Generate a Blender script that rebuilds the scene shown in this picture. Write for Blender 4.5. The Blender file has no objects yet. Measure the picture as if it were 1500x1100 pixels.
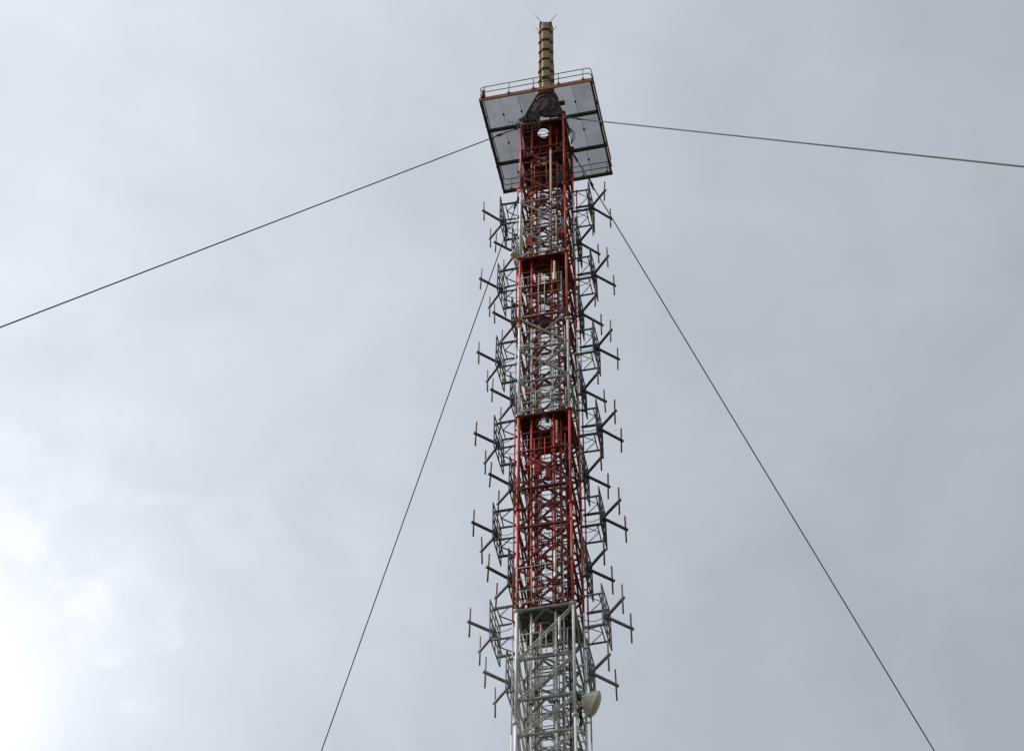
import bpy, math, random
from mathutils import Vector, Matrix
random.seed(7)
R = math.radians
SC = bpy.context.scene
COL = SC.collection

# ------------------------------------------------------------------ camera
F_PX, PITCH, ROLL, AIM, DIST, YAW = 3050.55, 0.886226, -0.013261, -0.027820, 53.1266, 0.196520
cam_d = bpy.data.cameras.new('camera')
cam = bpy.data.objects.new('camera', cam_d)
COL.objects.link(cam)
fw = Vector((math.sin(AIM) * math.cos(PITCH), math.cos(AIM) * math.cos(PITCH), math.sin(PITCH)))
rt = Vector((math.cos(AIM), -math.sin(AIM), 0))
up = rt.cross(fw)
rt2 = rt * math.cos(ROLL) - up * math.sin(ROLL)
up2 = rt * math.sin(ROLL) + up * math.cos(ROLL)
m = Matrix((rt2, up2, -fw)).transposed().to_4x4()
m.translation = Vector((0, -DIST, 1.6))
cam.matrix_world = m
cam_d.sensor_fit = 'HORIZONTAL'
cam_d.sensor_width = 36
cam_d.lens = 36 * F_PX / 1500
cam_d.clip_start = 0.1
cam_d.clip_end = 8000
SC.camera = cam
SC.render.resolution_x, SC.render.resolution_y = 1024, 750

# ------------------------------------------------------------------ sun, sky, exposure
# the sun stands behind the overcast, low left of the mast
SUN_AZ, SUN_EL = AIM - R(80), R(42)
SUN = Vector((math.sin(SUN_AZ) * math.cos(SUN_EL), math.cos(SUN_AZ) * math.cos(SUN_EL), math.sin(SUN_EL)))
THIN = (fw * F_PX + rt2 * (-810) + up2 * (-480)).normalized()   # where the cloud deck is thinnest
sun_el = math.asin(SUN.z)
sun_az = math.atan2(SUN.x, SUN.y)
SUN_STRENGTH, SUN_ANGLE = 1.5, 16
SKY_BASE, SKY_GLOW, SKY_SPREAD, SKY_CLOUD = 0.095, 1.08, 35.0, 0.25
sd = bpy.data.lights.new('sun', 'SUN')
sd.energy = SUN_STRENGTH
sd.angle = R(SUN_ANGLE)
sd.color = (1.0, 0.96, 0.9)
so = bpy.data.objects.new('sun', sd)
so.rotation_euler = SUN.to_track_quat('Z', 'Y').to_euler()
so.location = (-40, -10, 120)
COL.objects.link(so)

world = bpy.data.worlds.new('World')
SC.world = world
world.use_nodes = True
nt = world.node_tree
N, L = nt.nodes, nt.links
N.clear()


def nd(tree, kind, **kw):
    n = tree.nodes.new(kind)
    for k, v in kw.items():
        setattr(n, k, v)
    return n


def mth(tree, op, a, b=None, c=None):
    n = tree.nodes.new('ShaderNodeMath')
    n.operation = op
    for i, v in enumerate((a, b, c)):
        if v is None:
            continue
        if isinstance(v, (int, float)):
            n.inputs[i].default_value = v
        else:
            tree.links.new(v, n.inputs[i])
    return n.outputs[0]


out = nd(nt, 'ShaderNodeOutputWorld')
bg = nd(nt, 'ShaderNodeBackground')
bg.inputs['Strength'].default_value = 0.1
sky = nd(nt, 'ShaderNodeTexSky', sky_type='NISHITA')
sky.sun_disc = False
sky.sun_elevation = sun_el
sky.sun_rotation = sun_az
tc = nd(nt, 'ShaderNodeTexCoord')
dot = nd(nt, 'ShaderNodeVectorMath', operation='DOT_PRODUCT')
L.new(tc.outputs['Generated'], dot.inputs[0])
dot.inputs[1].default_value = SUN
ang = mth(nt, 'ARCCOSINE', mth(nt, 'MINIMUM', dot.outputs['Value'], 0.99999))
glow = mth(nt, 'MULTIPLY', mth(nt, 'EXPONENT', mth(nt, 'MULTIPLY', ang, -1 / R(SKY_SPREAD))), SKY_GLOW)
dot2 = nd(nt, 'ShaderNodeVectorMath', operation='DOT_PRODUCT')
L.new(tc.outputs['Generated'], dot2.inputs[0])
dot2.inputs[1].default_value = THIN
thin = mth(nt, 'MULTIPLY', mth(nt, 'EXPONENT', mth(nt, 'MULTIPLY', mth(nt, 'ARCCOSINE', mth(nt, 'MINIMUM', dot2.outputs['Value'], 0.99999)), -1 / R(4.0))), 0.36)
glow = mth(nt, 'ADD', glow, thin)
n1 = nd(nt, 'ShaderNodeTexNoise')
n1.inputs['Scale'].default_value = 6.0
n1.inputs['Detail'].default_value = 4.0
n1.inputs['Roughness'].default_value = 0.5
n1.inputs['Distortion'].default_value = 0.5
L.new(tc.outputs['Generated'], n1.inputs['Vector'])
n2 = nd(nt, 'ShaderNodeTexNoise')
n2.inputs['Scale'].default_value = 17.0
n2.inputs['Distortion'].default_value = 0.9
n2.inputs['Detail'].default_value = 3.0
n2.inputs['Roughness'].default_value = 0.5
L.new(tc.outputs['Generated'], n2.inputs['Vector'])
cl = mth(nt, 'ADD', mth(nt, 'MULTIPLY', mth(nt, 'SUBTRACT', n1.outputs['Fac'], 0.5), SKY_CLOUD),
         mth(nt, 'MULTIPLY', mth(nt, 'SUBTRACT', n2.outputs['Fac'], 0.5), SKY_CLOUD * 0.5))
# ragged brighter tufts, strongest where the deck is thin
n3 = nd(nt, 'ShaderNodeTexNoise')
n3.inputs['Scale'].default_value = 20.0
n3.inputs['Detail'].default_value = 6.0
n3.inputs['Roughness'].default_value = 0.52
n3.inputs['Distortion'].default_value = 0.3
L.new(tc.outputs['Generated'], n3.inputs['Vector'])
tuft = nd(nt, 'ShaderNodeMapRange', interpolation_type='SMOOTHSTEP')
L.new(n3.outputs['Fac'], tuft.inputs['Value'])
tuft.inputs['From Min'].default_value = 0.50
tuft.inputs['From Max'].default_value = 0.67
tf = mth(nt, 'MULTIPLY', tuft.outputs['Result'], mth(nt, 'ADD', mth(nt, 'MULTIPLY', thin, 0.5), 0.006))
lum = mth(nt, 'ADD', tf, mth(nt, 'ADD', mth(nt, 'ADD', glow, SKY_BASE), mth(nt, 'MULTIPLY', cl, mth(nt, 'ADD', glow, 0.18))))
mr = nd(nt, 'ShaderNodeMapRange')
L.new(lum, mr.inputs['Value'])
mr.inputs['From Min'].default_value = 0.25
mr.inputs['From Max'].default_value = 0.62
tint = nd(nt, 'ShaderNodeMix', data_type='RGBA')
L.new(mr.outputs['Result'], tint.inputs['Factor'])
tint.inputs['A'].default_value = (0.918, 0.98, 1.085, 1)
tint.inputs['B'].default_value = (0.952, 0.992, 1.075, 1)
sc10 = nd(nt, 'ShaderNodeVectorMath', operation='SCALE')
L.new(tint.outputs['Result'], sc10.inputs[0])
L.new(mth(nt, 'MULTIPLY', lum, 10.0), sc10.inputs['Scale'])
mx = nd(nt, 'ShaderNodeMix', data_type='RGBA')
mx.inputs['Factor'].default_value = 0.95
L.new(sky.outputs['Color'], mx.inputs['A'])
L.new(sc10.outputs['Vector'], mx.inputs['B'])
L.new(mx.outputs['Result'], bg.inputs['Color'])
L.new(bg.outputs['Background'], out.inputs['Surface'])

SC.view_settings.view_transform = 'Standard'
SC.view_settings.look = 'None'
SC.view_settings.gamma = 1.0
SC.view_settings.use_curve_mapping = False
SC.view_settings.exposure = 0.85


# ------------------------------------------------------------------ materials
def paint(name, base, worn, grime, rough=0.5, scale=2.2, wear=0.45, metallic=0.0, streak=True, bump=0.15):
    """paint (or zinc) with fading, streaks of dirt and rust, in world space"""
    mt = bpy.data.materials.new(name)
    mt.use_nodes = True
    t = mt.node_tree
    b = t.nodes['Principled BSDF']
    geo = nd(t, 'ShaderNodeNewGeometry')
    mp = nd(t, 'ShaderNodeMapping')
    t.links.new(geo.outputs['Position'], mp.inputs['Vector'])
    mp.inputs['Scale'].default_value = (1, 1, 0.3 if streak else 1)
    a = nd(t, 'ShaderNodeTexNoise')
    a.inputs['Scale'].default_value = scale
    a.inputs['Detail'].default_value = 5
    t.links.new(geo.outputs['Position'], a.inputs['Vector'])
    c = nd(t, 'ShaderNodeTexNoise')
    c.inputs['Scale'].default_value = scale * 4.5
    c.inputs['Detail'].default_value = 6
    c.inputs['Roughness'].default_value = 0.67
    t.links.new(mp.outputs['Vector'], c.inputs['Vector'])
    r1 = nd(t, 'ShaderNodeMapRange')
    r1.inputs['From Min'].default_value = 0.35
    r1.inputs['From Max'].default_value = 0.68
    t.links.new(a.outputs['Fac'], r1.inputs['Value'])
    r2 = nd(t, 'ShaderNodeMapRange')
    r2.inputs['From Min'].default_value = 0.66 - wear * 0.25
    r2.inputs['From Max'].default_value = 0.86 - wear * 0.25
    r2.inputs['To Max'].default_value = 0.85
    t.links.new(c.outputs['Fac'], r2.inputs['Value'])
    m1 = nd(t, 'ShaderNodeMix', data_type='RGBA')
    m1.inputs['A'].default_value = (*base, 1)
    m1.inputs['B'].default_value = (*worn, 1)
    t.links.new(r1.outputs['Result'], m1.inputs['Factor'])
    m2 = nd(t, 'ShaderNodeMix', data_type='RGBA')
    m2.inputs['B'].default_value = (*grime, 1)
    t.links.new(m1.outputs['Result'], m2.inputs['A'])
    t.links.new(r2.outputs['Result'], m2.inputs['Factor'])
    t.links.new(m2.outputs['Result'], b.inputs['Base Color'])
    r3 = nd(t, 'ShaderNodeMapRange')
    r3.inputs['To Min'].default_value = rough - 0.1
    r3.inputs['To Max'].default_value = rough + 0.2
    t.links.new(c.outputs['Fac'], r3.inputs['Value'])
    t.links.new(r3.outputs['Result'], b.inputs['Roughness'])
    b.inputs['Metallic'].default_value = metallic
    if bump:
        bp = nd(t, 'ShaderNodeBump')
        bp.inputs['Strength'].default_value = bump
        bp.inputs['Distance'].default_value = 0.01
        t.links.new(c.outputs['Fac'], bp.inputs['Height'])
        t.links.new(bp.outputs['Normal'], b.inputs['Normal'])
    return mt


M = {}
M['red'] = paint('red_paint', (0.68, 0.036, 0.014), (0.70, 0.11, 0.055), (0.22, 0.022, 0.014), 0.42)
M['red_old'] = paint('shaded_worn_red_paint', (0.17, 0.014, 0.009), (0.27, 0.026, 0.015), (0.05, 0.012, 0.01), 0.55, wear=0.8)  # red darkened by painted-in shade for braces and inner members, plus wear
M['white_old'] = paint('shaded_worn_white_paint', (0.30, 0.298, 0.28), (0.44, 0.435, 0.41), (0.15, 0.135, 0.11), 0.55, wear=0.8)  # white greyed by shade put into the colour of braces and struts, plus wear
M['white'] = paint('white_paint', (0.85, 0.845, 0.82), (0.76, 0.755, 0.73), (0.34, 0.32, 0.27), 0.45, wear=0.3)
M['red_floor'] = paint('shaded_red_paint', (0.07, 0.008, 0.006), (0.13, 0.012, 0.008), (0.03, 0.01, 0.009), 0.6, wear=0.7)  # red floors with their underside shade painted into the colour
M['floor_grey'] = paint('shaded_white_paint', (0.12, 0.115, 0.085), (0.17, 0.16, 0.12), (0.06, 0.052, 0.035), 0.6, wear=0.7)  # white floor, the shade of its underside put into the paint colour
M['maroon'] = paint('dark_maroon_paint', (0.045, 0.010, 0.009), (0.09, 0.014, 0.011), (0.02, 0.012, 0.01), 0.6, wear=0.7)  # darker maroon for the hood and its boxes
M['cream'] = paint('cream_paint', (0.72, 0.68, 0.55), (0.55, 0.50, 0.38), (0.25, 0.19, 0.12), 0.5)
M['zinc'] = paint('galvanised_steel', (0.075, 0.077, 0.080), (0.12, 0.123, 0.127), (0.05, 0.042, 0.036), 0.65)
M['zinc_light'] = paint('weathered_zinc', (0.28, 0.285, 0.29), (0.20, 0.205, 0.205), (0.13, 0.11, 0.08), 0.65)
M['zinc_rust'] = paint('red_stained_zinc', (0.10, 0.075, 0.07), (0.20, 0.05, 0.035), (0.07, 0.03, 0.025), 0.65)
M['dark'] = paint('dark_steel', (0.035, 0.036, 0.037), (0.055, 0.055, 0.055), (0.03, 0.02, 0.015), 0.55)
M['oxide'] = paint('orange_oxide_paint', (0.42, 0.10, 0.045), (0.50, 0.15, 0.07), (0.17, 0.06, 0.03), 0.5)
M['tan'] = paint('tan_fibreglass', (0.33, 0.195, 0.055), (0.40, 0.25, 0.085), (0.14, 0.075, 0.025), 0.45, scale=3)
M['tan_pink'] = paint('faded_fibreglass', (0.33, 0.19, 0.10), (0.38, 0.255, 0.14), (0.15, 0.08, 0.04), 0.45, scale=3)
M['bone'] = paint('bone_fibreglass', (0.76, 0.72, 0.58), (0.68, 0.63, 0.48), (0.42, 0.38, 0.26), 0.4)
M['cable'] = paint('black_cable_jacket', (0.012, 0.012, 0.013), (0.02, 0.02, 0.02), (0.03, 0.028, 0.025), 0.4, bump=0)
M['guy'] = paint('guy_rope_steel', (0.022, 0.024, 0.027), (0.035, 0.037, 0.04), (0.02, 0.018, 0.016), 0.7, bump=0)
M['lens'] = paint('dark_red_glass', (0.10, 0.008, 0.008), (0.14, 0.01, 0.01), (0.05, 0.01, 0.01), 0.2, bump=0)

# the deck is an open bar grating, too fine to pick apart: half steel, half air
gm = bpy.data.materials.new('open_steel_grating')
gm.use_nodes = True
t = gm.node_tree
b = t.nodes['Principled BSDF']
b.inputs['Base Color'].default_value = (0.095, 0.10, 0.125, 1)
b.inputs['Roughness'].default_value = 0.6
tr = nd(t, 'ShaderNodeBsdfTransparent')
ms = nd(t, 'ShaderNodeMixShader')
geo = nd(t, 'ShaderNodeNewGeometry')
oi = nd(t, 'ShaderNodeObjectInfo')
gn = nd(t, 'ShaderNodeTexNoise')
gn.inputs['Scale'].default_value = 1.3
gn.inputs['Detail'].default_value = 6
t.links.new(geo.outputs['Position'], gn.inputs['Vector'])
gr = nd(t, 'ShaderNodeMapRange')
gr.inputs['From Min'].default_value = 0.3
gr.inputs['From Max'].default_value = 0.7
gr.inputs['To Min'].default_value = 0.58
gr.inputs['To Max'].default_value = 0.67
t.links.new(gn.outputs['Fac'], gr.inputs['Value'])
t.links.new(mth(t, 'ADD', gr.outputs['Result'], mth(t, 'MULTIPLY', oi.outputs['Random'], 0.07)), ms.inputs['Fac'])
t.links.new(tr.outputs['BSDF'], ms.inputs[1])
t.links.new(b.outputs['BSDF'], ms.inputs[2])
t.links.new(ms.outputs['Shader'], t.nodes['Material Output'].inputs['Surface'])
M['grating'] = gm

M['grass'] = paint('meadow_grass', (0.04, 0.055, 0.02), (0.06, 0.07, 0.03), (0.07, 0.06, 0.04), 0.9, scale=0.4, streak=False, bump=0)

# ------------------------------------------------------------------ helpers
CACHE = {}


def mesh_obj(name, verts, faces, mat, parent=None, key=None, smooth=False):
    me = CACHE.get(key) if key else None
    if me is None:
        me = bpy.data.meshes.new(name)
        me.from_pydata(verts, [], faces)
        me.materials.append(M[mat])
        if smooth:
            for p in me.polygons:
                p.use_smooth = len(p.vertices) == 4
        me.update()
        if key:
            CACHE[key] = me
    o = bpy.data.objects.new(name, me)
    COL.objects.link(o)
    if parent:
        o.parent = parent
    return o


def profile(kind, w):
    if kind == 'angle':
        t_ = w * 0.16
        h = w / 2
        return [(-h, -h), (h, -h), (h, -h + t_), (-h + t_, -h + t_), (-h + t_, h), (-h, h)]
    if kind == 'square':
        h = w / 2
        return [(-h, -h), (h, -h), (h, h), (-h, h)]
    n = int(kind)
    return [(w / 2 * math.cos(2 * math.pi * i / n), w / 2 * math.sin(2 * math.pi * i / n)) for i in range(n)]


def bar(name, a, b, w, mat, parent=None, kind='8', roll=0.0):
    """a straight member from a to b: round tube, angle iron or square tube"""
    a, b = Vector(a), Vector(b)
    d = b - a
    ln = d.length
    pf = profile(kind, w)
    n = len(pf)
    key = ('bar', kind, round(w, 4), round(ln, 3), mat)
    v = [(x, y, 0) for x, y in pf] + [(x, y, ln) for x, y in pf]
    fc = [(i, (i + 1) % n, n + (i + 1) % n, n + i) for i in range(n)] + [tuple(range(n - 1, -1, -1)), tuple(range(n, 2 * n))]
    o = mesh_obj(name, v, fc, mat, parent, key, smooth=kind.isdigit())
    o.location = a
    q = d.to_track_quat('Z', 'Y')
    if roll:
        q = q @ Matrix.Rotation(roll, 3, 'Z').to_quaternion()
    o.rotation_mode = 'QUATERNION'
    o.rotation_quaternion = q
    return o


def sweep(pts, r, n=6, closed=False):
    """verts/faces of a round rod along a polyline"""
    P = [Vector(p) for p in pts]
    vs, fs = [], []
    k = len(P)
    nrm = None
    for i in range(k):
        if closed:
            d = (P[(i + 1) % k] - P[i - 1]).normalized()
        else:
            d = (P[min(i + 1, k - 1)] - P[max(i - 1, 0)]).normalized()
        if nrm is None:
            nrm = d.orthogonal().normalized()
        nrm = (nrm - d * nrm.dot(d)).normalized()
        bi = d.cross(nrm)
        for j in range(n):
            an = 2 * math.pi * j / n
            vs.append(P[i] + nrm * (r * math.cos(an)) + bi * (r * math.sin(an)))
    for i in range(k if closed else k - 1):
        i2 = (i + 1) % k
        for j in range(n):
            fs.append((i * n + j, i * n + (j + 1) % n, i2 * n + (j + 1) % n, i2 * n + j))
    if not closed:
        fs += [tuple(range(n - 1, -1, -1)), tuple(range((k - 1) * n, k * n))]
    return vs, fs


def join(*parts):
    vs, fs = [], []
    for v, f in parts:
        o_ = len(vs)
        vs += [tuple(x) for x in v]
        fs += [tuple(i + o_ for i in q) for q in f]
    return vs, fs


def boxvf(c, s):
    x, y, z = c
    a, b_, c_ = s[0] / 2, s[1] / 2, s[2] / 2
    v = [(x + i * a, y + j * b_, z + k * c_) for i in (-1, 1) for j in (-1, 1) for k in (-1, 1)]
    f = [(0, 1, 3, 2), (4, 6, 7, 5), (0, 4, 5, 1), (2, 3, 7, 6), (0, 2, 6, 4), (1, 5, 7, 3)]
    return v, f


def box(name, c, s, mat, parent=None):
    v, f = boxvf((0, 0, 0), s)
    o = mesh_obj(name, v, f, mat, parent, ('box', tuple(round(x, 4) for x in s), mat))
    o.location = c
    return o


def lathe(rz, n=24):
    """rz: list of (radius, z)"""
    v, f = [], []
    for r_, z_ in rz:
        for i in range(n):
            an = 2 * math.pi * i / n
            v.append((r_ * math.cos(an), r_ * math.sin(an), z_))
    for k in range(len(rz) - 1):
        for i in range(n):
            f.append((k * n + i, k * n + (i + 1) % n, (k + 1) * n + (i + 1) % n, (k + 1) * n + i))
    f.append(tuple(range(n - 1, -1, -1)))
    f.append(tuple(range((len(rz) - 1) * n, len(rz) * n)))
    return v, f


MROT = Matrix.Rotation(-YAW, 4, 'Z')


def W(x, y, z):
    return MROT @ Vector((x, y, z))


def thing(name, label, cat, loc=(0, 0, 0), group=None, yaw=None):
    """an Empty at a thing's base; loc in the mast's own frame"""
    o = bpy.data.objects.new(name, None)
    COL.objects.link(o)
    o.location = W(*loc)
    o.rotation_euler = (0, 0, -YAW if yaw is None else yaw)
    o.empty_display_size = 0.3
    o['label'] = label
    o['category'] = cat
    if group:
        o['group'] = group
    return o


# ------------------------------------------------------------------ ground
g = mesh_obj('ground', [(-4000, -4000, 0), (4000, -4000, 0), (4000, 4000, 0), (-4000, 4000, 0)], [(0, 1, 2, 3)], 'grass')
g['kind'] = 'structure'
g['label'] = 'green meadow around the foot of the mast'

# ------------------------------------------------------------------ the mast
DECK = 84.3
PLATES = (52.74, 63.2, 73.57)
mast = thing('lattice_mast', 'tall square lattice mast banded in red and white, service platform near its top', 'mast')


def shaded(z):
    return band(z) + '_old'  # band colour with shade painted in


def band(z):
    if z > 78.7:
        return 'red'
    if z > 73.6:
        return 'white'
    if z > 68.9:
        return 'red'
    if z > 63.2:
        return 'white'
    if z > 52.74:
        return 'red'
    return 'white'


def inner(z):
    # the members inside the shaft stay red higher and lower than the legs do
    return 'red' if z > 64.5 or 52.74 < z < 63.2 else band(z)


CORN = [(-1, -1), (1, -1), (1, 1), (-1, 1)]
FOOT = 42.2
levels = [43.9, 45.45, 47.02, 48.57, 50.4, 52.74]
levels += [52.74 + (63.2 - 52.74) * k / 5 for k in range(1, 6)]
levels += [63.2 + (73.57 - 63.2) * k / 5 for k in range(1, 6)]
levels += [73.57 + (84.1 - 73.57) * k / 5 for k in range(1, 6)]
LEGCUT = [FOOT, 47.6, 52.74, 57.9, 63.2, 68.9, 73.6, 78.7, 84.6]

for ci, (cx, cy) in enumerate(CORN):
    for k in range(len(LEGCUT) - 1):
        z0, z1 = LEGCUT[k], LEGCUT[k + 1]
        bm_ = band((z0 + z1) / 2)
        if ci > 0 and 73.6 < (z0 + z1) / 2 < 78.7:
            bm_ = 'red'
        if ci > 1 and 63.2 < (z0 + z1) / 2 < 68.9:
            bm_ = 'red' if ci == 3 else 'white'
        lg = bar('leg', (cx, cy, z0), (cx, cy, z1), 0.102, bm_, mast, '12')
        lg_key = lathe([(0.062, 0), (0.12, 0.005), (0.12, 0.035), (0.062, 0.04)], 12)
        for zz in (0.0, z1 - z0 - 0.041):
            fl = mesh_obj('flange', *lg_key, bm_, lg, ('flange', bm_))
            fl.location = (0, 0, zz)

# everything below the picture: the same lattice carried down to its footing
parts = []
zs = [0.0]
while zs[-1] < FOOT - 0.5:
    zs.append(min(zs[-1] + 2.11, FOOT))
for cx, cy in CORN:
    parts.append(sweep([(cx, cy, 0), (cx, cy, FOOT)], 0.062, 8))
for i in range(len(zs) - 1):
    for k in range(4):
        a, b_ = CORN[k], CORN[(k + 1) % 4]
        parts.append(sweep([(*a, zs[i + 1]), (*b_, zs[i + 1])], 0.035, 5))
        parts.append(sweep([(*a, zs[i]), (*b_, zs[i + 1])], 0.035, 5))
low = mesh_obj('lower_section', *join(*parts), 'white', mast)

# horizontals, X braces and plan bracing
for li, z in enumerate(levels):
    bmat = band(z - 0.05)
    for k in range(4):
        a, b_ = Vector((*CORN[k], z)), Vector((*CORN[(k + 1) % 4], z))
        d = (b_ - a).normalized() * 0.06
        bar('horizontal_strut', a + d, b_ - d, 0.075, bmat + '_old', mast, 'angle' if li % 2 else 'square', R(90 * k))
        # corner gusset
        nx, ny = (a.x + 0.0) * 0.9, a.y * 0.9
        gp = box('gusset_plate', (a.x * 0.93, a.y * 1.012, z - 0.02), (0.20, 0.014, 0.24), bmat + '_old', mast)
        gp2 = box('gusset_plate', (a.x * 1.012, a.y * 0.93, z - 0.03), (0.014, 0.20, 0.24), bmat + '_old', mast)
    mids = [Vector((0, -0.97, z - 0.05)), Vector((0.97, 0, z - 0.05)), Vector((0, 0.97, z - 0.05)), Vector((-0.97, 0, z - 0.05))]
    if True:
        for k in range(4):
            bar('plan_brace', mids[k], mids[(k + 1) % 4], 0.075, inner(z) + '_old', mast, 'angle', R(45))
for li in range(len(levels) - 1):
    z0, z1 = levels[li], levels[li + 1]
    bmat = band((z0 + z1) / 2)
    for k in range(4):
        a, b_ = CORN[k], CORN[(k + 1) % 4]
        A0, A1 = Vector((*a, z0 + 0.04)), Vector((*a, z1 - 0.04))
        B0, B1 = Vector((*b_, z0 + 0.04)), Vector((*b_, z1 - 0.04))
        inn = Vector((-(a[0] + b_[0]) / 2, -(a[1] + b_[1]) / 2, 0)) * 0.04
        if k == 0 and any(abs(z1 - q_) < 0.1 for q_ in (63.2, 73.57, 84.1)):
            continue          # open front below each floor
        if z1 < 50.5 or (k == 0 and z1 < 52.8):
            bar('diagonal_brace', A0, B1, 0.066, bmat, mast, 'angle', R(90))
            bar('diagonal_brace', A0 + inn * 2.6 + Vector((0, 0, -.05)), B1 + inn * 2.6 + Vector((0, 0, -.05)), 0.045, bmat, mast, 'angle', R(20))
        else:
            bar('diagonal_brace', A0 + inn, B1 + inn, 0.07, (bmat if k < 1 else inner((z0 + z1) / 2)) + '_old', mast, 'square', R(90))
            bar('diagonal_brace', A1 - inn * 1.0, B0 - inn * 1.0, 0.07, (bmat if k < 1 else inner((z0 + z1) / 2)) + '_old', mast, 'square', R(0))

# slim ties at mid bay and the square riser frames inside
for li in range(len(levels) - 1):
    z0, z1 = levels[li], levels[li + 1]
    zm = (z0 + z1) / 2
    mt = inner(zm) + '_old'
    for k in range(4):
        a, b_ = Vector((*CORN[k], zm)), Vector((*CORN[(k + 1) % 4], zm))
        d = (b_ - a).normalized() * 0.055
        bar('tie_rail', a + d, b_ - d, 0.038, mt, mast, '6')
        q_ = 0.58
        for zz in (zm - 0.25, zm + 0.45):
            bar('riser_rail', (CORN[k][0] * q_, CORN[k][1] * q_, zz), (CORN[(k + 1) % 4][0] * q_, CORN[(k + 1) % 4][1] * q_, zz), 0.034, mt, mast, 'square')
for k in range(4):
    for q_ in range(len(LEGCUT) - 1):
        z0, z1 = LEGCUT[q_], LEGCUT[q_ + 1]
        bar('riser_post', (CORN[k][0] * 0.58, CORN[k][1] * 0.58, z0), (CORN[k][0] * 0.58, CORN[k][1] * 0.58, z1), 0.05, inner((z0 + z1) / 2), mast, 'angle', R(90 * k))

# inner guide tubes, with bolted joints
for gx, gy in ((-0.53, -0.8), (0.335, -0.8), (-0.62, 0.55), (0.62, 0.62)):
    for k in range(len(LEGCUT) - 1):
        z0, z1 = LEGCUT[k], LEGCUT[k + 1]
        tb = bar('guide_tube', (gx, gy, z0), (gx, gy, z1), 0.085 if gy < 0 else 0.07, band((z0 + z1) / 2) if gy < 0 and z0 < 73 else inner((z0 + z1) / 2), mast, '10')
        for zz in (0.9, 3.2):
            box('clamp', (0, 0, zz), (0.15, 0.13, 0.06), 'dark' if zz < 1 else band((z0 + z1) / 2), tb)

# slim pipes beside the mast that carry the dipole panels
for sx in (-1, 1):
    for py in (-0.43, 0.43):
        for k in range(len(LEGCUT) - 1):
            z0, z1 = LEGCUT[k], LEGCUT[k + 1]
            bar('mounting_pipe', (sx * 1.27, py, z0), (sx * 1.27, py, min(z1, 80.2)), 0.06, band((z0 + z1) / 2), mast, '8') if z0 < 80 else None
        for z in levels:
            if z < 80.2:
                bar('outrigger', (sx * 1.0, py, z - 0.09), (sx * 1.27, py, z - 0.09), 0.045, band(z), mast, 'square')

# ladder with safety hoops
lad = bpy.data.objects.new('ladder', None)
COL.objects.link(lad)
lad.parent = mast
lad.location = (-0.1, -0.1, 0)
for sx in (-0.21, 0.21):
    for k in range(len(LEGCUT) - 1):
        z0, z1 = LEGCUT[k], LEGCUT[k + 1]
        bar('stile', (sx, 0, z0), (sx, 0, z1), 0.045, band((z0 + z1) / 2), lad, 'square')
z = FOOT + 0.2
while z < 84.2:
    bar('rung', (-0.21, 0, z), (0.21, 0, z), 0.032, shaded(z), lad, '6')
    z += 0.3
z = FOOT + 0.5
while z < 83.8:
    pts = [(0.34 * math.cos(R(an)), -0.03 - 0.36 + 0.36 * math.sin(R(an)) * 1.0, 0) for an in range(-235, 56, 24)]
    v, f = sweep(pts, 0.014, 4)
    h = mesh_obj('safety_hoop', v, f, shaded(z), lad, ('hoop', band(z)))
    h.location = (0, 0, z)
    z += 1.05

# second set of thin rails and cross rungs: the cable tray
tray = bpy.data.objects.new('cable_tray', None)
COL.objects.link(tray)
tray.parent = mast
tray.location = (0.47, 0.25, 0)
for sx in (-0.24, 0.24):
    for k in range(len(LEGCUT) - 1):
        z0, z1 = LEGCUT[k], LEGCUT[k + 1]
        bar('side_rail', (sx, 0, z0), (sx, 0, z1), 0.04, shaded((z0 + z1) / 2), tray, 'angle')
z = FOOT + 0.3
while z < 83:
    bar('rung', (-0.24, 0.02, z), (0.24, 0.02, z), 0.04, shaded(z), tray, 'square')
    z += 0.52


def plate_with_hole(hx, hy, hr, rect=None, s=0.955, th=0.04, n=28):
    """square steel floor with a manhole, verts/faces"""
    ring = []
    for i in range(n):
        an = 2 * math.pi * i / n
        if rect:
            c_, s_ = math.cos(an), math.sin(an)
            k_ = 1 / max(abs(c_) / rect[0], abs(s_) / rect[1])
            ring.append((hx + c_ * k_, hy + s_ * k_))
        else:
            ring.append((hx + hr * math.cos(an), hy + hr * math.sin(an)))
    outer = []
    for i in range(n):
        an = 2 * math.pi * i / n
        c_, s_ = math.cos(an), math.sin(an)
        # ray from the hole centre to the square's edge
        ks = []
        if abs(c_) > 1e-6:
            ks.append(((s if c_ > 0 else -s) - hx) / c_)
        if abs(s_) > 1e-6:
            ks.append(((s if s_ > 0 else -s) - hy) / s_)
        k_ = min(q for q in ks if q > 0)
        outer.append((hx + c_ * k_, hy + s_ * k_))
    # pull the nearest outer points onto the square's corners
    for qx, qy in ((-s, -s), (s, -s), (s, s), (-s, s)):
        j = min(range(n), key=lambda i: (outer[i][0] - qx) ** 2 + (outer[i][1] - qy) ** 2)
        outer[j] = (qx, qy)
    v = [(x, y, 0) for x, y in outer] + [(x, y, 0) for x, y in ring] + [(x, y, th) for x, y in outer] + [(x, y, th) for x, y in ring]
    f = []
    for i in range(n):
        j = (i + 1) % n
        f += [(i, n + i, n + j, j), (2 * n + i, 2 * n + j, 3 * n + j, 3 * n + i), (i, j, 2 * n + j, 2 * n + i), (n + i, 3 * n + i, 3 * n + j, n + j)]
    return v, f


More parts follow.
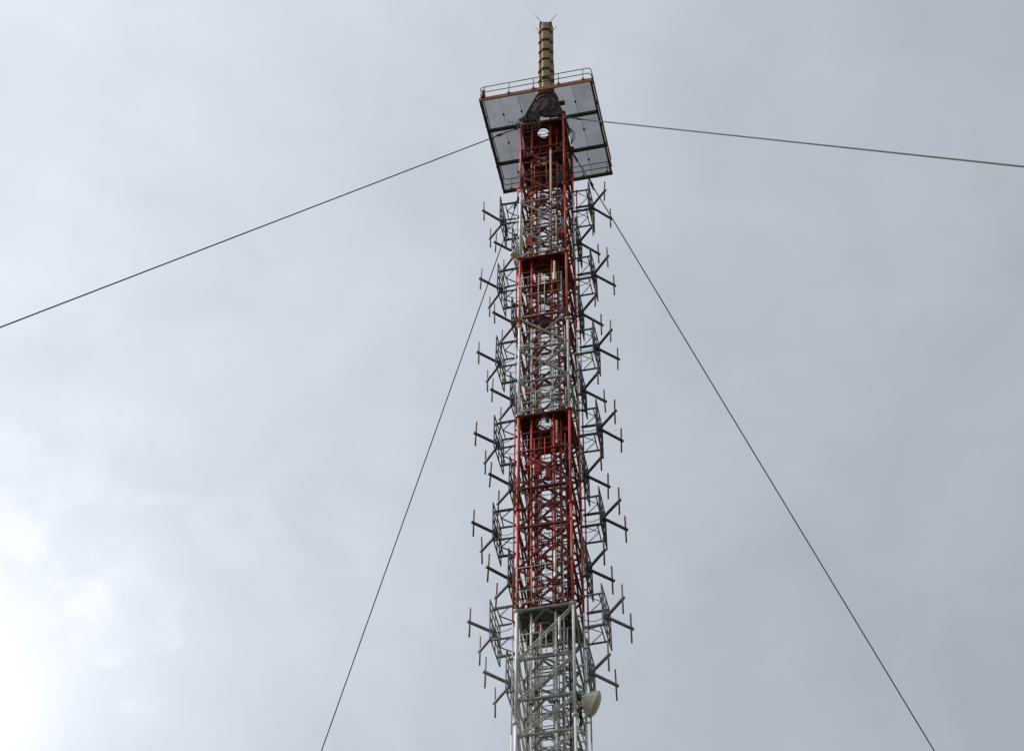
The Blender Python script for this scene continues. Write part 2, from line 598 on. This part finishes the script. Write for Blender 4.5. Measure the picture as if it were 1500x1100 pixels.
for z, hx, hy, hr, rect, mt in ((84.2, -0.09, -0.3, 0.27, None, 'red_floor'), (81.45, -0.2, -0.62, 0.32, None, 'red_floor'),
                                (73.57, -0.36, 0.2, 0.36, None, 'red_floor'), (63.2, -0.12, -0.43, 0.34, None, 'red_floor'),
                                (52.74, -0.53, 0.0, 0.3, (0.2, 0.3), 'floor_grey')):
    pl = mesh_obj('rest_floor', *plate_with_hole(hx, hy, hr, rect), mt, mast)
    pl.location = (0, 0, z + 0.045)
    for k in range(4):
        a, b_ = CORN[k], CORN[(k + 1) % 4]
        bar('edge_channel', (a[0] * .95, a[1] * .95, 0.0 - 0.03), (b_[0] * .95, b_[1] * .95, -0.03), 0.10, mt, pl, 'angle', R(90 * k))
    for yy in (-0.05, 0.62):
        bar('floor_joist', (-0.95, yy, -0.045), (0.95, yy, -0.045), 0.07, mt, pl, 'square') if abs(yy - hy) > (hr + .05) else None
    # a heavy diagonal under the floor, as the photograph shows
    bar('floor_joist', (-0.05, 0.9, -0.06), (0.92, -0.9, -0.06), 0.09, mt, pl, 'angle', R(90))
    # small cable openings read as bright specks: sleeves welded through
    for hx2, hy2 in ((-0.75, -0.72), (-0.8, -0.45), (0.75, 0.5)):
        mesh_obj('sleeve', *lathe([(0.05, 0), (0.05, 0.12)], 10), mt, pl, ('sleeve', mt)).location = (hx2, hy2, -0.12)


def guard(x0, x1, z0, z1, rails, posts, mat, y=-1.13, w=0.032):
    e = bpy.data.objects.new('guard_rail', None)
    COL.objects.link(e)
    e.parent = mast
    e.location = (0, y, 0)
    for z_ in rails:
        bar('rail', (x0, 0, z_), (x1, 0, z_), w, mat, e, '6')
    for x_ in posts:
        bar('post', (x_, 0, z0), (x_, 0, z1), w, mat, e, '6')
    for z_ in (z0, z1):
        for x_ in (x0, x1):
            bar('stand_off', (x_, 0, z_), (x_ * 0.97, -y - 1.0, z_), w, mat, e, '6')
    return e


guard(-0.98, 0.70, 52.97, 54.72, (52.97, 53.55, 54.15, 54.72), (-0.98, 0.70, -0.45, 0.05), 'cream')
guard(-0.92, 0.79, 69.3, 72.05, (69.35, 70.25, 70.8, 71.4, 72.02), (-0.92, 0.79, -0.18, 0.08), 'cream')
guard(-0.88, 0.62, 73.7, 76.2, (73.72, 74.35, 75.1, 76.2), (-0.88, 0.62), 'cream')
guard(-0.35, 0.70, 78.7, 80.4, (78.72, 79.5, 80.4), (0.70, 0.2, -0.35), 'oxide', w=0.026)
guard(-0.83, 0.84, 60.3, 61.6, (60.35, 61.0, 61.6), (-0.83, 0.84, -0.35, 0.05), 'red', w=0.028)
guard(-0.86, 0.80, 50.3, 51.45, (50.85, 51.45), (-0.86, 0.80, -0.15, 0.06), 'cream')
guard(-0.95, 0.9, 63.3, 64.4, (63.35, 63.85, 64.4), (-0.95, 0.9, -0.3, 0.3), 'cream')
guard(-0.95, 0.9, 66.5, 68.3, (66.5, 67.4, 68.3), (-0.95, 0.9), 'cream')

# loose clutter inside: cabinets and splitter boxes on the mast
for x, y, z, sx, sy, sz, mt in ((0.7, -0.5, 79.9, 0.35, 0.3, 1.0, 'dark'), (-0.2, 0.1, 79.3, 0.22, 0.2, 0.7, 'red'), (-0.35, -0.5, 60.8, 0.25, 0.2, 0.9, 'red'),
                                (0.0, -0.2, 60.7, 0.18, 0.18, 0.9, 'red'), (0.7, 0.1, 61.4, 0.3, 0.25, 0.6, 'dark'), (0.75, 0.4, 69.6, 0.34, 0.3, 0.7, 'red'),
                                (0.7, -0.3, 76.0, 0.3, 0.35, 0.5, 'red'), (-0.75, -0.3, 75.7, 0.3, 0.3, 0.45, 'red'), (-0.1, 0.3, 70.5, 0.5, 0.4, 0.5, 'zinc')):
    box('junction_box', (x, y, z), (sx, sy, sz), mt, mast)

rng = random.Random(11)
for k in range(70):
    z = rng.uniform(45, 83)
    x, y = rng.uniform(-0.85, 0.85), rng.uniform(-0.85, 0.9)
    if abs(x) < 0.3 and y < 0.2:
        x += 0.5 if x > 0 else -0.5
    box('fitting', (x, y, z), (rng.uniform(0.08, 0.2), rng.uniform(0.06, 0.15), rng.uniform(0.1, 0.3)), rng.choice(['dark', inner(z), inner(z) + '_old', 'zinc']), mast)
    # a short loop of lead from each fitting
    pts = [(x, y, z - 0.1), (x * 0.9 + 0.05, y * 0.95, z - 0.4), (x * 0.85, y * 0.9, z - 0.75), (0.45 + 0.1 * (k % 3), 0.1, z - 1.1)]
    mesh_obj('lead', *sweep(pts, 0.013, 5), 'cable', mast)

# ------------------------------------------------------------------ head of the mast: cone and collar
# a rounded hood of riveted sheets, open at the back and ragged along its front foot
rows = [(1.12, 84.5), (1.09, 85.05), (1.0, 85.6), (0.86, 86.15), (0.70, 86.65), (0.55, 87.1)]
hn = 24
cone_v, cone_f = [], []
for r_, z_ in rows:
    for i in range(hn):
        an = 2 * math.pi * i / hn
        wob = 1 + 0.05 * math.sin(i * 2.7 + z_ * 3) + 0.03 * math.sin(i * 5.1)
        cone_v.append((r_ * wob * math.cos(an), r_ * wob * math.sin(an), z_))
for k in range(len(rows) - 1):
    for i in range(hn):
        back_ = 3 <= i <= 8
        gap_ = (k == 0 and i in (14, 15, 17, 19, 20)) or (k == 1 and i in (15,))
        if back_ or gap_:
            continue
        cone_f.append((k * hn + i, k * hn + (i + 1) % hn, (k + 1) * hn + (i + 1) % hn, (k + 1) * hn + i))
head = mesh_obj('head_hood', cone_v, cone_f, 'maroon', mast)
for k in range(4):
    bar('rib', (CORN[k][0] * 0.98, CORN[k][1] * 0.98, 84.5), (CORN[k][0] * 0.46, CORN[k][1] * 0.46, 87.1), 0.1, 'maroon', head, 'angle')
col_ = mesh_obj('collar', *lathe([(0.5, 87.0), (0.62, 87.05), (0.62, 87.22), (0.5, 87.25), (0.5, 87.45), (0.6, 87.47), (0.6, 87.58), (0.4, 87.6)], 20), 'red_old', mast)
for i in range(10):
    an = 2 * math.pi * i / 10
    box('bolt', (0.56 * math.cos(an), 0.56 * math.sin(an), 87.27), (0.06, 0.06, 0.1), 'dark', col_)
for x, y, z, sx, sy, sz in ((-0.72, -0.3, 85.75, 0.3, 0.4, 0.4), (-0.5, -0.5, 86.2, 0.25, 0.25, 0.35), (0.25, -0.62, 85.9, 0.5, 0.2, 0.4), (-0.35, -0.95, 84.85, 0.45, 0.12, 0.4),
                            (0.6, -0.4, 85.9, 0.25, 0.4, 0.4), (-0.52, 0.1, 87.1, 0.22, 0.3, 0.2), (0.45, -0.35, 87.2, 0.18, 0.2, 0.4), (0.62, -0.93, 84.8, 0.6, 0.1, 0.55),
                            (-0.85, -0.9, 84.75, 0.2, 0.2, 0.25), (0.1, -0.93, 85.0, 0.2, 0.1, 0.25)):
    box('equipment_box', (x, y, z), (sx, sy, sz), 'maroon', mast)
for k in (1, 4):
    x0 = -0.85 + 0.42 * k
    pts = [(x0 * (1 - 0.07 * u) + 0.03 * math.sin(u * 1.7 + k), -1.05 + 0.07 * u, 84.5 + 0.32 * u) for u in range(9)]
    mesh_obj('lead', *sweep(pts, 0.022, 5), 'cable', mast)
box('bracket', (0.72, -0.1, 86.95), (0.40, 0.22, 0.07), 'dark', mast)
box('bracket', (-0.66, -0.1, 86.9), (0.3, 0.2, 0.1), 'dark', mast)
for k in range(6):
    box('equipment_box', (-0.62 + 0.25 * k, -0.8 + 0.05 * (k % 3), 85.15 + 0.22 * ((k * 5) % 4)), (0.16, 0.14, 0.3), 'red_old' if k % 3 == 1 else 'dark', mast)

# ------------------------------------------------------------------ service platform round the mast head
plat = bpy.data.objects.new('service_platform', None)
COL.objects.link(plat)
plat.parent = mast
plat.location = (0, 0, DECK)
HP = 2.56
BY = 0.95
# perimeter channels and cross beams
bt = 0.14
o = box('edge_beam', (0, -HP - 0.05, 0.09), (2 * HP + 0.2, 0.06, 0.24), 'oxide', plat)
o = box('edge_beam', (0, HP + 0.05, 0.06), (2 * HP + 0.2, 0.1, 0.18), 'dark', plat)
for sx in (-1, 1):
    box('edge_beam', (sx * (HP + 0.045), 0, 0.05), (0.09, 2 * HP + 0.02, 0.16), 'dark', plat)
    for yy in (-BY, BY):
        box('cross_beam', (sx * (HP + 1.02) / 2, yy, -0.05), (HP - 1.02, 0.13, 0.15), 'dark', plat)
# grating sheets
rowsY = [(-HP, -BY, [-HP, -1.7, -0.85, 0.0, 0.85, 1.7, HP]), (BY, HP, [-HP, -1.7, -0.85, 0.0, 0.85, 1.7, HP])]
for y0, y1, xs in rowsY:
    for i in range(len(xs) - 1):
        cx_, w_ = (xs[i] + xs[i + 1]) / 2, xs[i + 1] - xs[i]
        q = mesh_obj('grating_panel', [(-w_ / 2, y0 - (y0 + y1) / 2, 0), (w_ / 2, y0 - (y0 + y1) / 2, 0), (w_ / 2, y1 - (y0 + y1) / 2, 0), (-w_ / 2, y1 - (y0 + y1) / 2, 0)],
                     [(0, 1, 2, 3)], 'grating', plat)
        q.location = (cx_, (y0 + y1) / 2, 0.035)
        if i and xs[i]:
            bar('joist', (xs[i], y0 + 0.02, 0.02), (xs[i], y1 - 0.02, 0.02), 0.012, 'dark', plat, 'square')
            box('grating_clip', (xs[i], (y0 + y1) / 2 + (0.1 if y0 < 0 else -0.15), 0.0), (0.085, 0.10, 0.05), 'dark', plat)
for sx in (-1, 1):
    for x0, x1 in ((1.05, 1.8), (1.8, HP)):
        w_ = x1 - x0
        q = mesh_obj('grating_panel', [(-w_ / 2, -BY, 0), (w_ / 2, -BY, 0), (w_ / 2, BY, 0), (-w_ / 2, BY, 0)], [(0, 1, 2, 3)], 'grating', plat)
        q.location = (sx * (x0 + x1) / 2, 0, 0.035)
    bar('joist', (sx * 1.8, -BY, 0.02), (sx * 1.8, BY, 0.02), 0.012, 'dark', plat, 'square')
    box('grating_clip', (sx * 1.8, -0.1, 0.0), (0.085, 0.10, 0.05), 'dark', plat)


def rounded(h, e=HP + 0.07, r=0.16):
    pts = []
    for cx, cy, a0 in ((1, -1, -90), (1, 1, 0), (-1, 1, 90), (-1, -1, 180)):
        for s_ in range(0, 91, 18):
            an = R(a0 + s_)
            pts.append((cx * (e - r) + r * math.cos(an), cy * (e - r) + r * math.sin(an), h))
    return pts


for h in (0.66, 1.12):
    v, f = sweep(rounded(h), 0.021, 6, True)
    mesh_obj('hand_rail', v, f, 'zinc_rust', plat, smooth=True)
for k in range(4):
    rm = Matrix.Rotation(R(90 * k), 3, 'Z')
    for fx in (-0.94, -0.485, -0.03, 0.43, 0.88):
        p = rm @ Vector((fx * HP, -HP - 0.07, 0))
        bar('rail_post', (p.x, p.y, 0.15), (p.x, p.y, 1.12), 0.036, 'zinc_rust', plat, '6')
        box('post_foot', (p.x, p.y, 0.2), (0.12, 0.12, 0.12), 'oxide' if k == 0 else 'dark', plat)

# ------------------------------------------------------------------ column of panel antennas on top
pole = thing('antenna_column', 'slim tan column of stacked panel antennas rising above the platform', 'antenna', (0, 0, 87.6), yaw=0.0)
box('core_post', (0, 0, 3.4), (0.40, 0.40, 7.0), 'dark', pole)
TZ = [87.62, 88.13, 89.06, 89.95, 90.9, 91.81, 92.77, 93.79]
for ti, tz in enumerate(TZ):
    hgt = (TZ[ti + 1] if ti + 1 < len(TZ) else 94.62) - tz - 0.25
    dep = 0.165 if ti > 3 else 0.19
    # rounded radome: half of a flattened ellipse in plan
    hw = 0.205
    pf = [(-hw, -0.02), (hw, -0.02)] + [(hw * math.cos(R(a)) ** 0.5 if a < 90 else -hw * abs(math.cos(R(a))) ** 0.5, dep * 0.45 + dep * 0.55 * math.sin(R(a))) for a in range(0, 181, 15)]
    k_ = len(pf)
    v = [(x, y, 0.03) for x, y in pf] + [(x, y, hgt) for x, y in pf]
    # slightly domed ends
    f = [(i, (i + 1) % k_, k_ + (i + 1) % k_, k_ + i) for i in range(k_)] + [tuple(range(k_ - 1, -1, -1)), tuple(range(k_, 2 * k_))]
    for s_ in range(4):
        mt = 'tan_pink' if (ti * 3 + s_) % 4 == 1 or ti in (6, 2) else 'tan'
        rp = mesh_obj('radome_panel', v, f, mt, pole, ('rad', ti, mt), smooth=False)
        rm = Matrix.Rotation(R(90 * s_), 4, 'Z')
        rp.location = rm @ Vector((0, -0.21, tz + 0.08 - 87.6))
        rp.rotation_euler = (0, 0, R(90 * s_ + 180))
        cb = box('end_clamp', (0, 0.02, hgt + 0.045), (0.37, 0.15, 0.11), 'dark', rp)
for dx, dy, ex, ey in ((-0.22, -0.3, -0.31, -0.05), (0.22, -0.3, 0.31, -0.05), (-0.34, 0.22, -0.2, 0.05), (0.34, 0.22, 0.2, 0.05)):
    bar('lightning_rod', (dx, dy, 7.0), (dx + ex, dy + ey, 7.62 if dy < 0 else 7.5), 0.03, 'dark', pole, '5')
box('cap_plate', (0, 0, 6.98), (0.62, 0.62, 0.04), 'tan', pole)

# ------------------------------------------------------------------ dipole panels
ORD = ['topmost', 'second from top', 'third from top', 'fourth from top', 'fifth from top', 'lowest']
ZO = [77.96, 72.94, 67.92, 62.89, 57.84, 52.79]
ZI = [75.45, 70.40, 65.38, 60.33, 55.29, 50.27]


RJ = random.Random(5)


def dipole_panel(side, z, rad, label, group, met, dip):
    """side -1/+1; rad = distance of the reflector from the mast axis. Built facing +x, then turned."""
    t_ = thing('dipole_panel', label, 'antenna', (side * rad, -0.03, z), group, yaw=-YAW + (math.pi if side < 0 else 0))
    hw, hh = 0.74, 0.93
    for yy in (-hw, hw):
        bar('frame_side', (0, yy, -hh), (0, yy, hh), 0.042, met, t_, 'square')
    for zz in (-hh, hh):
        bar('frame_rail', (0, -hw, zz), (0, hw, zz), 0.042, met, t_, 'square')
    for yy in (-0.43, 0.0, 0.43):
        bar('reflector_rod', (0, yy, -hh), (0, yy, hh), 0.045, met, t_, '6')
    for zz in (-0.46, 0.0, 0.46):
        bar('cross_rail', (-0.02, -hw, zz), (-0.02, hw, zz), 0.045 if zz == 0 else 0.03, met, t_, 'square')
    back = rad - 1.27
    for yy in (-0.43, 0.43):
        for zz in (-0.76, 0.76):
            thick = 0.075 if (yy < 0) == (zz < 0) else 0.055
            bar('strut', (0, yy, zz), (-back - (0.06 if back > .3 else .04), yy, zz), thick, met, t_, 'square')
    if back > 0.4:
        for zz in (-0.76, 0.76):
            bar('tie_bar', (-0.16, -0.43, zz + 0.05), (-0.16, 0.43, zz + 0.05), 0.04, met, t_, 'square')
            for yy in (-0.40, 0.40):
                bar('stay', (-0.16, 0, zz + 0.05), (-back + 0.1, yy, zz + 0.03), 0.036, met, t_, 'angle')
    hub = box('hub', (0.03, 0, 0), (0.16, 0.2, 0.26), met, t_)
    for sy in (-1, 1):
        ja, jb = RJ.uniform(-.03, .03), RJ.uniform(-.02, .02)
        bar('boom', (0.04, sy * 0.04, 0.0), (0.80, sy * 0.815, ja), 0.084, met, t_, 'square', R(0))
        dp = bar('dipole', (0.73 - jb, sy * 0.742, -0.70 + ja), (0.73 + jb, sy * 0.742 + ja * .6, 0.70 + ja), 0.064, dip, t_, '8')
        box('insulator', (0, 0, 0.70), (0.085, 0.085, 0.06), met, dp)
    # feed cables from the hub back to the mast
    back = rad - 1.0
    for c_ in range(2):
        sg = RJ.uniform(0.12, 0.4)
        pts = [(-back * u / 6, 0.1 * (c_ * 2 - 1) + 0.3 * (c_ * 2 - 1) * u / 6, -0.05 - sg * math.sin(math.pi * u / 6)) for u in range(7)]
        mesh_obj('feed_cable', *sweep(pts, 0.013, 5), 'cable', t_)
    t_.rotation_euler[0] += R(RJ.uniform(-.8, .8))
    t_.rotation_euler[1] += R(RJ.uniform(-.8, .8))
    t_.rotation_euler[2] += R(RJ.uniform(-1.6, 1.6))
    return t_


for side, sn in ((-1, 'left'), (1, 'right')):
    for i in range(6):
        met = 'zinc_light' if i == 5 else 'zinc'
        dip = 'zinc_rust' if i in (3, 4) else ('zinc_light' if i != 5 else 'zinc_light')
        lb = f'dipole panel standing far out on the {sn} side, {ORD[i]} there' + (', just under the platform' if i == 0 else '')
        dipole_panel(side, ZO[i], 2.0, lb, 'wide set dipole panels', met, dip)
        lb = f'dipole panel close against the {sn} side of the mast, {ORD[i]} of those'
        met = 'zinc_light' if i >= 5 else 'zinc'
        dipole_panel(side, ZI[i], 1.40, lb, 'close set dipole panels', met, 'zinc_rust' if i in (3, 4) else 'zinc_light')

# ------------------------------------------------------------------ guy ropes
for sx, sy, zt, rg, az, lb in ((-1, -1, 84.05, 58.9, 45, 'steel guy rope running from the mast head to the left edge of the photo'),
                               (1, -1, 84.2, 59.6, 45, 'steel guy rope running from the mast head to the right edge of the photo'),
                               (-1, 1, 83.75, 57.5, 45, 'thin guy rope falling steeply from the mast head down to the left'),
                               (1, 1, 84.3, 57.5, 41, 'thin guy rope falling steeply from the mast head down to the right')):
    gt = thing('guy_rope', lb, 'guy rope', (0, 0, 0), 'guy ropes')
    top = Vector((sx * 1.0, sy * 1.0, zt))
    bot = Vector((sx * rg * math.sin(R(az)), sy * rg * math.cos(R(az)), 0.0))
    pts = []
    for k in range(41):
        u = k / 40
        p = top.lerp(bot, u)
        p.z -= (0.0 if sy < 0 else 0.15) * 4 * u * (1 - u)
        pts.append(p)
    mesh_obj('rope', *sweep(pts, 0.027 if sy < 0 else 0.025, 6), 'guy', gt, smooth=True)
    dr = (bot - top).normalized()
    bar('socket', top + dr * 0.15, top + dr * 0.6, 0.10, 'dark', gt, '8')
    side_ = dr.cross(Vector((0, 0, 1))).normalized()
    for q, s_ in ((1.75, 1), (1.95, -1)):
        bar('damper', top + dr * q + side_ * 0.04 * s_, top + dr * (q + 0.42) + side_ * 0.04 * s_, 0.075, 'dark', gt, '8')

# ------------------------------------------------------------------ small antennas and fittings
for x, y, z0, z1, mt, base, lb in (
        (0.53, -1.2, 71.4, 72.75, 'bone', True, 'short white stick antenna with thick base before the upper dark red floor'),
        (0.55, -1.2, 61.05, 62.4, 'oxide', False, 'tan stick antenna in front of the dark red floor at mid height'),
        (0.42, -1.2, 53.95, 55.3, 'bone', False, 'cream stick antenna at the cream guard rail above the grey floor'),
        (0.55, -1.2, 50.9, 51.98, 'bone', False, 'cream stick antenna below the grey floor near the dish'),
        (0.42, -1.2, 77.2, 81.3, 'cream', False, 'long cream stick antenna below the service platform')):
    w_ = thing('stick_antenna', lb, 'antenna', (x, y, z0), 'stick antennas on the front')
    ln = z1 - z0
    mesh_obj('radome', *lathe([(0.02, 0.18), (0.048, 0.2), (0.048, ln - 0.03), (0.02, ln)], 10), mt, w_, smooth=True)
    mesh_obj('base_tube', *lathe([(0.085 if base else 0.055, 0), (0.085 if base else 0.055, 0.5 if base else 0.2)], 10), mt, w_)
    for zz in (0.05, min(0.42, ln * .4)):
        bar('bracket', (0, 0.03, zz), (0, 0.2, zz), 0.05, 'zinc_light', w_, 'square')

dish = thing('microwave_dish', 'bone coloured round microwave dish on the right side near the bottom', 'dish antenna', (1.48, -0.3, 48.62))
rd, dp_ = 0.47, 0.42
prof = [(rd * k / 12, dp_ * (k / 12) ** 2) for k in range(1, 13)]
prof = prof + [(rd + 0.02, dp_), (rd + 0.02, dp_ + 0.09), (rd - 0.01, dp_ + 0.09), (rd - 0.02, dp_ + 0.02)] + [(rd * k / 12 * 0.96, dp_ * (k / 12) ** 2 + 0.03) for k in range(11, 0, -1)]
ax = Vector((0.88, 0.38, -0.30)).normalized()
q = ax.to_track_quat('Z', 'Y')
sh = mesh_obj('shell', *lathe(prof, 40), 'bone', dish, smooth=True)
sh.rotation_mode = 'QUATERNION'
sh.rotation_quaternion = q
sh.location = -ax * dp_
for k in range(8):
    an = 2 * math.pi * k / 8 + 0.2
    pts = [((rd * i / 8 + 0.0) * math.cos(an), (rd * i / 8) * math.sin(an), dp_ * (i / 8) ** 2 - 0.004) for i in range(1, 9)]
    mesh_obj('rib', *sweep(pts, 0.008, 5), 'bone', sh)
mesh_obj('radome', *lathe([(rd - 0.012, dp_ + 0.06), (rd * 0.93, dp_ + 0.11), (rd * 0.75, dp_ + 0.17), (rd * 0.45, dp_ + 0.215), (0.02, dp_ + 0.23)], 32), 'bone', sh, smooth=True)
bar('mount_pipe', (-0.42, 0, -0.9), (-0.42, 0, 0.5), 0.09, 'zinc', dish, '10')
box('hub_box', (-0.34, 0, 0.07), (0.2, 0.24, 0.24), 'dark', dish)
for zz in (-0.55, 0.2):
    bar('mount_arm', (-0.42, 0, zz), (-0.50, -0.55, zz - .02), 0.10, 'dark', dish, 'square')
bar('side_strut', (-0.36, 0.0, -0.6), (0.02, 0.05, -0.36), 0.04, 'dark', dish, '6')

drum = thing('drum_antenna', 'small olive drum antenna on the left leg beside the upper dark red floor', 'antenna', (-1.24, -1.1, 73.85))
v, f = lathe([(0.06, -0.16), (0.15, -0.13), (0.175, -0.04), (0.175, 0.1), (0.15, 0.15), (0.05, 0.17)], 20)
dd = mesh_obj('drum', v, f, 'bone', drum, smooth=True)
dd.rotation_euler = (R(70), 0, R(-25))
bar('arm', (0.24, 0.1, 0), (0.02, 0.03, 0), 0.06, 'dark', drum, 'square')

bea = thing('warning_light', 'dark obstruction light on the front left corner of the platform railing', 'light', (-2.47, -2.62, 84.6))
mesh_obj('housing', *lathe([(0.09, -0.12), (0.12, -0.1), (0.12, 0.12), (0.08, 0.16)], 14), 'dark', bea)
mesh_obj('lens', *lathe([(0.075, 0.16), (0.09, 0.2), (0.085, 0.5), (0.03, 0.58)], 14), 'lens', bea, smooth=True)
bar('bracket', (0, 0.02, -0.11), (0, -0.0, -0.3), 0.05, 'dark', bea, 'square')

bas = thing('wire_basket', 'curved wire screen on the front of the mast head under the platform', 'wire screen', (-0.59, -1.3, 83.4))
for zz in (0.0, 0.3, 0.62):
    pts = [(0.54 * math.cos(R(a)), 0.24 * math.sin(R(a)), zz) for a in range(0, 360, 15)]
    mesh_obj('ring', *sweep(pts, 0.014, 5, True), 'zinc_light', bas)
for a in range(0, 360, 20):
    bar('wire', (0.54 * math.cos(R(a)), 0.24 * math.sin(R(a)), 0), (0.54 * math.cos(R(a)), 0.24 * math.sin(R(a)), 0.62), 0.014, 'zinc_light', bas, '5')

yag = thing('rod_antenna', 'small dark rod antenna pointing left beneath the platform at the mast head', 'antenna', (-1.0, -1.2, 84.0))
bar('boom', (0, 0, 0), (-0.55, -0.15, 0.10), 0.03, 'dark', yag, '6')
for u in (0.35, 0.62, 0.95):
    c_ = Vector((-0.55 * u, -0.15 * u, 0.10 * u))
    bar('element', c_ + Vector((0, 0, -0.3)), c_ + Vector((0, 0, 0.3)), 0.016, 'dark', yag, '5')

for k, (off, lb) in enumerate(((0.0, 'innermost'), (0.09, 'middle'), (0.17, 'outermost'))):
    pts = []
    for i in range(17):
        u = i / 16
        pts.append((1.03 + 0.22 * u + (0.20 + off) * math.sin(math.pi * u) * 0.8, -0.62 + 0.04 * k, 84.15 - 1.62 * u))
    v, f = sweep(pts, 0.016, 6)
    co = mesh_obj('cable_loop', [tuple(MROT @ Vector(p)) for p in v], f, 'cable')
    co['label'] = f'{lb} of three black cables hanging in a loop right of the mast head'
    co['category'] = 'cable'
    co['group'] = 'cable loops'

for x, y, r_, zt, lb in ((0.45, -0.06, 0.062, 79.6, 'thick black feeder cable running up inside the right half of the mast'),
                         (0.19, -0.02, 0.055, 62.5, 'black feeder cable running up inside the mast, left of the thicker one'),
                         (0.62, 0.2, 0.035, 76.5, 'thin black feeder cable at the right inside the mast'),
                         (-0.72, 0.75, 0.045, 70.0, 'black feeder cable at the back left corner inside the mast'),
                         (0.72, -0.45, 0.022, 81.0, 'slim black cable rising just inside the front right leg'),
                         (-0.33, -0.35, 0.022, 79.0, 'slim black cable left of the ladder inside the mast'),
                         (-0.8, -0.2, 0.026, 77.0, 'slim black cable along the left face inside the mast')):
    pts = [(x + 0.012 * math.sin(z_ * 1.7 + x * 9), y + 0.012 * math.cos(z_ * 1.1), z_) for z_ in [FOOT - 8 + (zt - FOOT + 8) * i / 40 for i in range(41)]]
    v, f = sweep(pts, r_, 8)
    co = mesh_obj('feeder_cable', [tuple(MROT @ Vector(p)) for p in v], f, 'cable', smooth=True)
    co['label'] = lb
    co['category'] = 'cable'
    co['group'] = 'feeder cables inside the mast'
